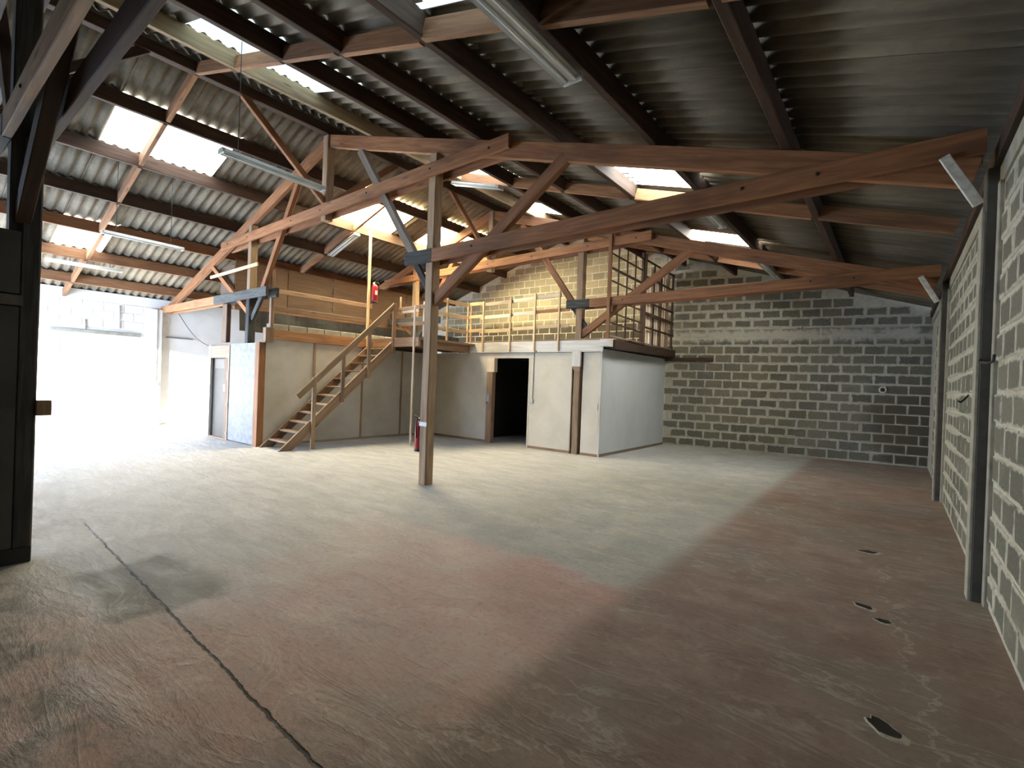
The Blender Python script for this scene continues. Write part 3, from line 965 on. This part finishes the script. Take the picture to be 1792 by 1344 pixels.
box('door_leaf', (-12.98, AY + 0.05, 0.01), (-12.22, AY + 0.09, 1.86), 'doorgrey', d1, 0.003)
box('door_rail', (-12.90, AY + 0.04, 1.62), (-12.34, AY + 0.052, 1.84), 'fascia2', d1, 0.003)
prism('door_stile', [(-12.40, 1.86), (-12.22, 1.86), (-12.22, 0.01), (-12.30, 0.01), (-12.36, 1.55)], AY + 0.03, AY + 0.052, 'hardboard', d1)
box('lock_plate', (-12.36, AY + 0.015, 1.10), (-12.24, AY + 0.03, 1.26), 'brass', d1, 0.002)
for z in (0.12, 0.78, 1.38, 1.48):
    box('hinge', (-12.04, AY - 0.045, z), (-12.0, AY - 0.034, z + 0.07), 'steel', d1, 0.002)
box('door_sill', (-12.98, AY - 0.02, 0.0), (-12.2, AY + 0.1, 0.02), 'stair', d1, 0.002)

# post at the end of the hardboard screen on the office roof
lp = thing('timber_post', (-12.62, 5.12, 2.16), 'short brown post on the office roof under the blackened beam', 'post')
beam('shaft', (-12.62, 5.12, 2.25), (-12.62, 5.12, 3.15), 0.24, 0.10, 'hardboard', lp, (0, 1, 0))

# hardboard screen along the loft
hb = thing('hardboard_screen', (-12.3, 8.0, 2.52), 'brown hardboard screen standing along the back of the loft', 'screen')
for i in range(5):
    y0 = 5.15 + i * 1.28
    box('board', (-12.31 - 0.012 * (i % 2), y0, 3.08), (-12.295 - 0.012 * (i % 2), y0 + 1.25, 4.20), 'hardboard', hb, 0.002)
box('end_board', (-13.05, 5.14, 3.28), (-12.32, 5.17, 4.06), 'hardboard', hb, 0.002)
for y in (6.43, 9.0, 11.4):
    box('upright', (-12.38, y - 0.03, 2.53), (-12.325, y + 0.03, 4.1), 'old', hb)
box('bottom_rail', (-12.37, 5.15, 3.03), (-12.29, 11.5, 3.09), 'old', hb)

tp = thing('tarpaulin', (-12.2, 8.3, 2.52), 'black tarpaulin hung under the hardboard screen on the loft', 'tarpaulin')
vs, fs = [], []
for i in range(60):
    y = 5.25 + i * 0.125
    for j in range(5):
        z = 2.53 + j * 0.13
        vs.append((-12.24 + 0.02 * math.sin(y * 5.1 + j * 0.7) + 0.012 * math.sin(y * 13), y, z))
for i in range(59):
    for j in range(4):
        a = i * 5 + j
        fs.append((a, a + 1, a + 6, a + 5))
cl = mesh_obj('cloth', vs, fs, M['tarp'], tp)
cl.modifiers.new('thick', 'SOLIDIFY').thickness = 0.004

# row of pale blocks along the loft edge
ORD = 'first second third fourth fifth sixth seventh eighth ninth tenth eleventh twelfth thirteenth'.split()
for i in range(13):
    y0 = 5.3 + i * 0.44
    o = tag(beam('edge_block', (-10.95, y0, 2.585), (-10.95, y0 + 0.415, 2.585), 0.16, 0.125, 'bituwhite', None, ch=0.01),
            '%s pale block from the left in the row along the loft edge' % ORD[i], 'block', 'pale blocks along the loft edge')

# ------------------------------------------------------------------ staircase
sg_ = thing('staircase', (-10.0, 4.95, 0), 'open wooden staircase with one handrail leading up to the loft', 'staircase')
Y0s, Y1s = 4.95, 7.70
TOP = 2.47


def sz(y):
    return (y - Y0s) / (Y1s - Y0s) * TOP


for x in (-9.66, -10.44):
    # sides are boards cut level at the foot
    d = 0.23
    poly = [(Y0s, 0.0), (Y0s + d * 1.25, 0.0), (Y1s, TOP - 0.26), (Y1s, TOP)]
    vs = [(x - 0.02, y, z) for y, z in poly] + [(x + 0.02, y, z) for y, z in poly]
    fs = [(0, 1, 2, 3), (7, 6, 5, 4)] + [(i, i + 4, (i + 1) % 4 + 4, (i + 1) % 4) for i in range(4)]
    fr = frame((x, Y0s, 0), (x, Y1s, TOP))
    inv = fr.inverted()
    mesh_obj('stringer', [inv @ V(v) for v in vs], fs, M['stair'], sg_, fr)
for i in range(12):
    z = (i + 1) * TOP / 13
    y = Y0s + (i + 1) * (Y1s - Y0s) / 13
    box('tread', (-10.42, y - 0.02, z - 0.05), (-9.68, y + 0.20, z - 0.015), 'stair', sg_, 0.006)
beam('newel_post', (-9.615, 5.66, 0), (-9.615, 5.66, 1.50), 0.05, 0.085, 'post', sg_, (0, 1, 0))
beam('baluster', (-9.62, 6.33, 0.98), (-9.62, 6.33, 2.1), 0.04, 0.09, 'stair', sg_, (0, 1, 0))
beam('baluster', (-9.62, 6.99, 1.52), (-9.62, 6.99, 2.72), 0.04, 0.09, 'stair', sg_, (0, 1, 0))
beam('baluster', (-9.62, 7.68, 2.15), (-9.62, 7.68, 3.36), 0.05, 0.10, 'stair', sg_, (0, 1, 0))
beam('handrail', (-9.615, 5.30, 1.09), (-9.615, 7.68, 3.30), 0.045, 0.13, 'post', sg_, (0, 0, 1), 0.02)

# ------------------------------------------------------------------ railings of the loft


def rails(parent, a, b_, zs, mat, w_=0.022, h=0.07):
    for z in zs:
        beam('rail', (*a, z), (*b_, z), w_, h, mat, parent)


# along the storeroom front
lr = thing('railing', (-7.5, FY - 0.05, 2.3), 'slim pine railing along the front edge of the loft over the black doorway', 'railing')
for x, zt_ in ((-8.99, 3.60), (-8.45, 3.60), (-7.57, 3.64), (-6.83, 3.68), (-6.15, 3.70)):
    beam('upright', (x, FY - 0.075, 2.31), (x, FY - 0.075, zt_), 0.045, 0.035, 'pine', lr, (0, 1, 0))
beam('upright', (-8.92, FY - 0.02, 2.31), (-8.92, FY - 0.02, 3.60), 0.045, 0.045, 'pine', lr, (0, 1, 0))
for (x0, x1, dz, mt) in ((-9.0, -8.45, 0.0, 'pine'), (-8.55, -7.5, -0.03, 'plank'), (-7.6, -6.8, 0.0, 'plank'), (-6.86, -5.9, 0.02, 'block')):
    for z in (3.555, 3.22, 2.86):
        if x0 == -6.86 and z == 3.555:
            continue
        beam('rail', (x0, FY - 0.045, z + dz), (x1, FY - 0.045, z + dz + 0.012), 0.022, 0.085, mt if z > 2.9 else 'pine', lr)
beam('rail', (-6.86, FY - 0.045, 3.58), (-6.12, FY - 0.045, 3.60), 0.022, 0.08, 'plank', lr)

lr2 = thing('railing', (-8.95, 8.9, 2.5), 'pine railing beside the loft walkway, just right of the free-standing post', 'railing')
for z in (3.53, 3.20, 2.82):
    beam('rail', (-8.96, 8.35, z), (-8.96, 9.53, z), 0.022, 0.09, 'pine', lr2)
beam('kick_board', (-8.90, 8.0, 2.40), (-8.90, 9.55, 2.40), 0.025, 0.22, 'stair', lr2)
beam('upright', (-8.93, 8.77, 2.34), (-8.93, 8.77, 3.60), 0.05, 0.04, 'pine', lr2, (0, 1, 0))

lr3 = thing('railing', (-9.2, 7.68, 2.5), 'wooden railing across the head of the stairs, just left of the free-standing post', 'railing')
beam('rail', (-9.60, 7.77, 3.21), (-8.62, 7.77, 3.235), 0.025, 0.085, 'stair', lr3)
beam('rail', (-9.60, 7.80, 3.14), (-8.9, 7.80, 3.16), 0.025, 0.07, 'plank', lr3)
beam('rail', (-9.60, 7.77, 2.83), (-8.64, 7.77, 2.85), 0.025, 0.085, 'stair', lr3)
beam('upright', (-9.55, 7.80, 3.1), (-9.55, 7.80, 3.52), 0.045, 0.03, 'pine', lr3, (0, 1, 0))
beam('upright', (-8.70, 7.80, 2.53), (-8.70, 7.80, 3.35), 0.055, 0.035, 'plank', lr3, (0, 1, 0))
beam('long_stud', (-8.86, 7.655, 0.0), (-8.86, 7.655, 3.25), 0.045, 0.035, 'plank', lr3, (0, 1, 0))

lr4 = thing('railing', (-10.55, 6.4, 2.5), 'two-rail wooden railing on the loft edge above the staircase wall', 'railing')
beam('end_post', (-10.55, 5.17, 2.28), (-10.55, 5.17, 3.76), 0.08, 0.07, 'stair', lr4, (0, 1, 0))
for z in (3.32, 2.945):
    beam('rail', (-10.58, 5.18, z), (-10.58, 7.72, z + 0.02), 0.025, 0.10, 'stair', lr4)
beam('tall_stud', (-10.54, 7.58, 2.30), (-10.54, 7.58, 5.22), 0.05, 0.06, 'pine', lr4, (0, 1, 0))

# ------------------------------------------------------------------ lattice screen on the loft's right edge
ls = thing('lattice_screen', (-4.9, 11.4, 2.58), 'dark wooden lattice screen standing on the loft edge beside the block wall', 'screen')
LX = -4.90
beam('end_post', (LX, 9.57, 2.56), (LX, 9.57, 4.85), 0.075, 0.06, 'block', ls, (0, 1, 0))
beam('middle_post', (LX, 11.30, 2.58), (LX, 11.30, 4.78), 0.06, 0.09, 'dark', ls, (0, 1, 0))
beam('middle_post', (LX, 11.45, 2.58), (LX, 11.45, 4.78), 0.05, 0.05, 'dark', ls, (0, 1, 0))
beam('end_post', (LX, 13.30, 2.58), (LX, 13.30, 4.62), 0.05, 0.05, 'dark', ls, (0, 1, 0))
for z in (4.66, 4.38, 4.07, 3.80, 3.42, 3.12, 2.90):
    beam('cross_bar', (LX + 0.01, 9.6, z + 0.01), (LX + 0.01, 11.3, z - 0.03), 0.025, 0.035 if z != 4.07 else 0.06, 'dark', ls)
for y in (9.98, 10.42, 10.86):
    beam('bar', (LX, y, 2.6), (LX, y, 4.66), 0.03, 0.03, 'dark', ls, (0, 1, 0))
for z in (4.62, 4.22, 3.62, 3.33, 3.0):
    beam('cross_bar', (LX + 0.03, 11.45, z + 0.01), (LX + 0.03, 13.32, z - 0.02), 0.03, 0.09 if z == 3.33 else 0.045, 'dark', ls)
for y in (11.95, 12.42, 12.88):
    beam('bar', (LX + 0.02, y, 2.6), (LX + 0.02, y, 4.6), 0.035, 0.05, 'post' if y > 12.5 else 'dark', ls, (0, 1, 0))
beam('bottom_bar', (LX, 9.6, 2.62), (LX, 13.32, 2.60), 0.05, 0.05, 'grey', ls)
y = 11.50
rr = random.Random(5)
while y < 13.2:
    w_ = rr.uniform(0.10, 0.19)
    beam('plank', (LX - 0.06, y + w_ / 2, 2.62 + rr.uniform(0, .03)), (LX - 0.06, y + w_ / 2, 4.45 + rr.uniform(-.1, .12)), 0.02, w_, 'plank', ls, (0, 1, 0))
    y += w_ + rr.uniform(0.008, 0.04)

# ------------------------------------------------------------------ dark partition at the left edge
dp = thing('partition', (-5.4, 0.0, 0), 'dark grey partition panel at the left edge of the hall, beside the near post', 'partition')
PX = -5.36
box('panel', (PX - 0.05, YF + 0.02, 0.12), (PX, 0.68, 1.99), 'darkpanel', dp, 0.003)
box('backing', (PX - 0.07, YF + 0.02, 0.0), (PX - 0.045, 0.70, 2.57), 'black', dp, 0.002)
box('rail', (PX - 0.05, YF + 0.02, 2.0), (PX + 0.008, 0.70, 2.08), 'darkband', dp, 0.003)
box('panel', (PX - 0.05, YF + 0.02, 2.09), (PX, 0.68, 2.57), 'darkpanel', dp, 0.003)
box('plinth', (PX - 0.05, YF + 0.02, 0.0), (PX + 0.012, 0.79, 0.12), 'black', dp, 0.003)
box('edge_post', (PX - 0.16, 0.685, 0.0), (PX - 0.0, 0.79, 3.3), 'char', dp, 0.006)
box('edge_strip', (PX - 0.10, 0.79, 0.0), (PX - 0.03, 0.80, 3.3), 'grey', dp, 0.003)
box('latch_block', (PX - 0.02, 0.79, 1.15), (PX + 0.05, 0.88, 1.27), 'post', dp, 0.005)

# ------------------------------------------------------------------ fire extinguishers


def extinguisher(loc, label, scale=1.0, yaw=0.0):
    t = thing('fire_extinguisher', loc, label, 'fire extinguisher')
    B = Matrix.Translation(V(loc)) @ Matrix.Rotation(yaw, 4, 'Z') @ Matrix.Scale(scale, 4)
    body = lathe('body', [(0.062, 0.0), (0.070, 0.012), (0.070, 0.36), (0.062, 0.40), (0.042, 0.43), (0.022, 0.445)], 'red', t, B, 24)
    lathe('base_ring', [(0.073, -0.004), (0.073, 0.035), (0.0715, 0.036)], 'black', t, B, 24)
    lathe('label', [(0.0708, 0.16), (0.0711, 0.165), (0.0711, 0.30), (0.0708, 0.305)], 'label', t, B @ Matrix.Scale(1.0, 4), 24) if False else None
    # curved white label; on the low bottle it paints the left-edge highlight
    vs, fs = [], []
    for i in range(7):
        a = math.radians(-95 + i * 9)
        for z in (0.19, 0.29):
            vs.append((0.0712 * math.cos(a), 0.0712 * math.sin(a), z))
    for i in range(6):
        fs.append((i * 2, i * 2 + 2, i * 2 + 3, i * 2 + 1))
    mesh_obj('label', vs, fs, M['label'], body, B, True)
    lathe('valve', [(0.018, 0.44), (0.018, 0.475), (0.024, 0.48), (0.024, 0.50), (0.012, 0.51)], 'brass', t, B, 12)
    for a0, a1 in (((0, 0, 0.50), (0.0, -0.10, 0.535)), ((0, 0, 0.485), (0.0, -0.095, 0.49))):
        vs_, fs_ = beam_data((V(a1) - V(a0)).length, 0.022, 0.008)
        mesh_obj('lever', vs_, fs_, M['black'], t, B @ frame(a0, a1))
    pts = [(0.02, 0, 0.47), (0.07, 0.0, 0.49), (0.10, 0.0, 0.44), (0.098, 0, 0.34), (0.092, 0, 0.2)]
    tube('hose', [B @ V(p) for p in pts], 0.011 * scale, 'black', t)
    vs_, fs_ = beam_data(0.16, 0.05, 0.012)
    mesh_obj('wall_hook', vs_, fs_, M['steel'], t, B @ frame((0, 0.05, 0.42), (0, 0.085, 0.46)))
    return t


extinguisher((-5.645, 5.06, 0.47), 'red fire extinguisher hung low on the free-standing wooden post', 1.0, math.radians(-75))
extinguisher((-10.44, 7.69, 3.42), 'red fire extinguisher hung high on the tall pine stud above the stairs', 1.05, math.radians(65))

# ------------------------------------------------------------------ fluorescent lamps


def lamp(a, b_, label, wide=0.17, wires=(), tubes=2, up=(0, 0, 1), refl=True):
    a, b_ = V(a), V(b_)
    L = (b_ - a).length
    c = (a + b_) / 2
    t = thing('fluorescent_lamp', c, label, 'ceiling lamp', None)
    fr = frame(a, b_, up)
    # folded reflector tray
    hw = wide / 2
    prof = [(-hw, -0.02), (-hw * 0.55, 0.03), (hw * 0.55, 0.03), (hw, -0.02), (hw, -0.014), (hw * 0.58, 0.037), (-hw * 0.58, 0.037), (-hw, -0.014)]
    vs = [(-L / 2, y, z) for y, z in prof] + [(L / 2, y, z) for y, z in prof]
    fs = [(i, (i + 1) % 8, (i + 1) % 8 + 8, i + 8) for i in range(8)] + [(7, 6, 5, 4, 3, 2, 1, 0), tuple(range(8, 16))]
    mesh_obj('reflector', vs, fs, M['metalwhite'], t, fr)
    vs, fs = beam_data(L * 0.985, 0.05, 0.045)
    mesh_obj('spine', vs, fs, M['metalwhite'], t, fr @ Matrix.Translation((0, 0, 0.012)))
    offs = (0.0,) if tubes == 1 else (-hw * 0.45, hw * 0.45)
    for y in offs:
        lathe('tube', [(0.013, -L * 0.475), (0.013, L * 0.475)], 'tube', t, fr @ Matrix.Translation((0, y, -0.018)) @ Matrix.Rotation(math.radians(90), 4, 'Y'), 10)
    for s in (-1, 1):
        vs, fs = beam_data(0.02, wide * 0.95, 0.055)
        mesh_obj('end_cap', vs, fs, M['metalwhite'], t, fr @ Matrix.Translation((s * (L / 2 - 0.01), 0, 0.0)))
    for p0, p1 in wires:
        tube('wire', [p0, p1], 0.005, 'black', t, 6)
    return t


lamp((-2.17, 1.85, 4.035), (-2.17, 3.46, 4.035), 'twin-tube white lamp under a dark purlin at the top of the view', 0.19)
lamp((-6.5, 2.50, 4.20), (-6.5, 3.86, 4.18), 'grey lamp hung on long wires in front of the ridge brace', 0.16,
     (((-6.5, 2.70, 5.62), (-6.5, 2.70, 4.22)),), 1)
lamp((-10.8, 2.34, 3.86), (-10.8, 3.57, 3.84), 'grey lamp hung on wires halfway up the left roof slope', 0.14,
     (((-10.8, 2.54, 5.13), (-10.8, 2.54, 3.88)), ((-10.8, 3.36, 5.13), (-10.8, 3.36, 3.87))), 1)
lamp((-14.4, 2.20, 3.80), (-14.4, 3.52, 3.80), 'white lamp hung low on the left slope above the bright wall', 0.16,
     (((-14.42, 2.60, 3.93), (-14.42, 2.60, 3.82)), ((-14.42, 3.3, 3.93), (-14.42, 3.3, 3.82))), 2)
lamp((-11.82, 7.28, 4.70), (-10.68, 7.28, 5.08), 'pale lamp slanting with the roof below the big skylight over the loft', 0.18)
lamp((-6.80, 6.72, 5.30), (-5.62, 6.72, 4.97), 'bright bluish lamp behind the middle truss under the right roof slope', 0.16)
lamp((-2.19, 6.75, 4.06), (-2.19, 7.95, 4.06), 'white lamp under the purlin just behind the long tie beam on the right', 0.13, (), 1)
lamp((-2.15, 10.25, 4.04), (-2.15, 11.9, 4.06), 'narrow lamp above the farthest tie beam near the block wall', 0.12, (), 1)

# ------------------------------------------------------------------ small fixings
cs = thing('pull_switch', (-6.86, FY - 0.02, 1.1), 'grey conduit with a switch on the cream wall right of the doorway', 'switch')
tube('conduit', [(-6.86, FY - 0.012, 2.28), (-6.86, FY - 0.012, 1.16)], 0.011, 'pvc', cs)
box('switch_box', (-6.92, FY - 0.04, 1.08), (-6.83, FY - 0.0, 1.17), 'pvc', cs, 0.006)
lathe('clip', [(0.02, 0), (0.02, 0.012)], 'pvc', cs, Matrix.Translation((-6.86, FY - 0.005, 1.98)) @ Matrix.Rotation(math.radians(90), 4, 'X'), 10)
lathe('bolt', [(0.03, 0), (0.03, 0.02)], 'post', lf, Matrix.Translation((-6.78, FY - 0.055, 2.31)) @ Matrix.Rotation(math.radians(90), 4, 'X'), 10)


def hook(pts, label):
    t = thing('wall_hook', pts[0], label, 'hook')
    tube('bent_rod', pts, 0.009, 'black', t)


hook([(0.50, 5.205, 1.86), (0.49, 5.18, 1.84), (0.52, 4.95, 1.82), (0.53, 4.84, 1.83), (0.53, 4.81, 1.87)], 'black bent hook on the near side of the nearest wall pier')
hook([(0.585, 5.75, 1.95), (0.565, 5.75, 1.72), (0.55, 5.78, 1.69), (0.54, 5.85, 1.70)], 'black rod hook just behind the nearest wall pier')
hook([(0.585, 6.9, 1.60), (0.55, 6.9, 1.55), (0.52, 6.85, 1.52), (0.50, 6.8, 1.53)], 'small black hook on the right wall between the two piers')
pv = thing('drain_pipe_end', (-0.25, back_y(-0.25), 1.7), 'pale pipe mouth with dark hole in the block wall at the back', 'pipe')
lathe('pipe_ring', [(0.075, 0.0), (0.078, 0.03), (0.045, 0.032), (0.045, 0.0)], 'whitepaint', pv, Matrix.Translation((-0.26, back_y(-0.26) + 0.01, 1.70)) @ Matrix.Rotation(math.radians(90), 4, 'X'), 16)
lathe('hole', [(0.045, 0.0), (0.045, 0.024)], 'black', pv, Matrix.Translation((-0.26, back_y(-0.26) + 0.0, 1.70)) @ Matrix.Rotation(math.radians(90), 4, 'X'), 16)
hook([(-1.95, back_y(-1.95) + .02, 3.16), (-1.95, back_y(-1.95) - .10, 3.12), (-1.88, back_y(-1.95) - .16, 3.10), (-1.84, back_y(-1.95) - .16, 3.17)], 'black iron hook high on the block wall at the back')

cb = thing('cable', (XL + 0.1, 5.3, 2.9), 'black cable looping over the bright left wall to the office', 'cable')
pts = [(-15.9, 5.2, 3.12)]
for i in range(1, 13):
    s = i / 12
    pts.append((-15.9 + s * 1.6, 5.2 + 0.3 * s, 3.12 - 0.95 * s - 0.35 * math.sin(math.pi * s) * 0.5))
tube('wire', pts, 0.008, 'black', cb, 6)
print('blocks', n1, n2, n3, n4, n5)
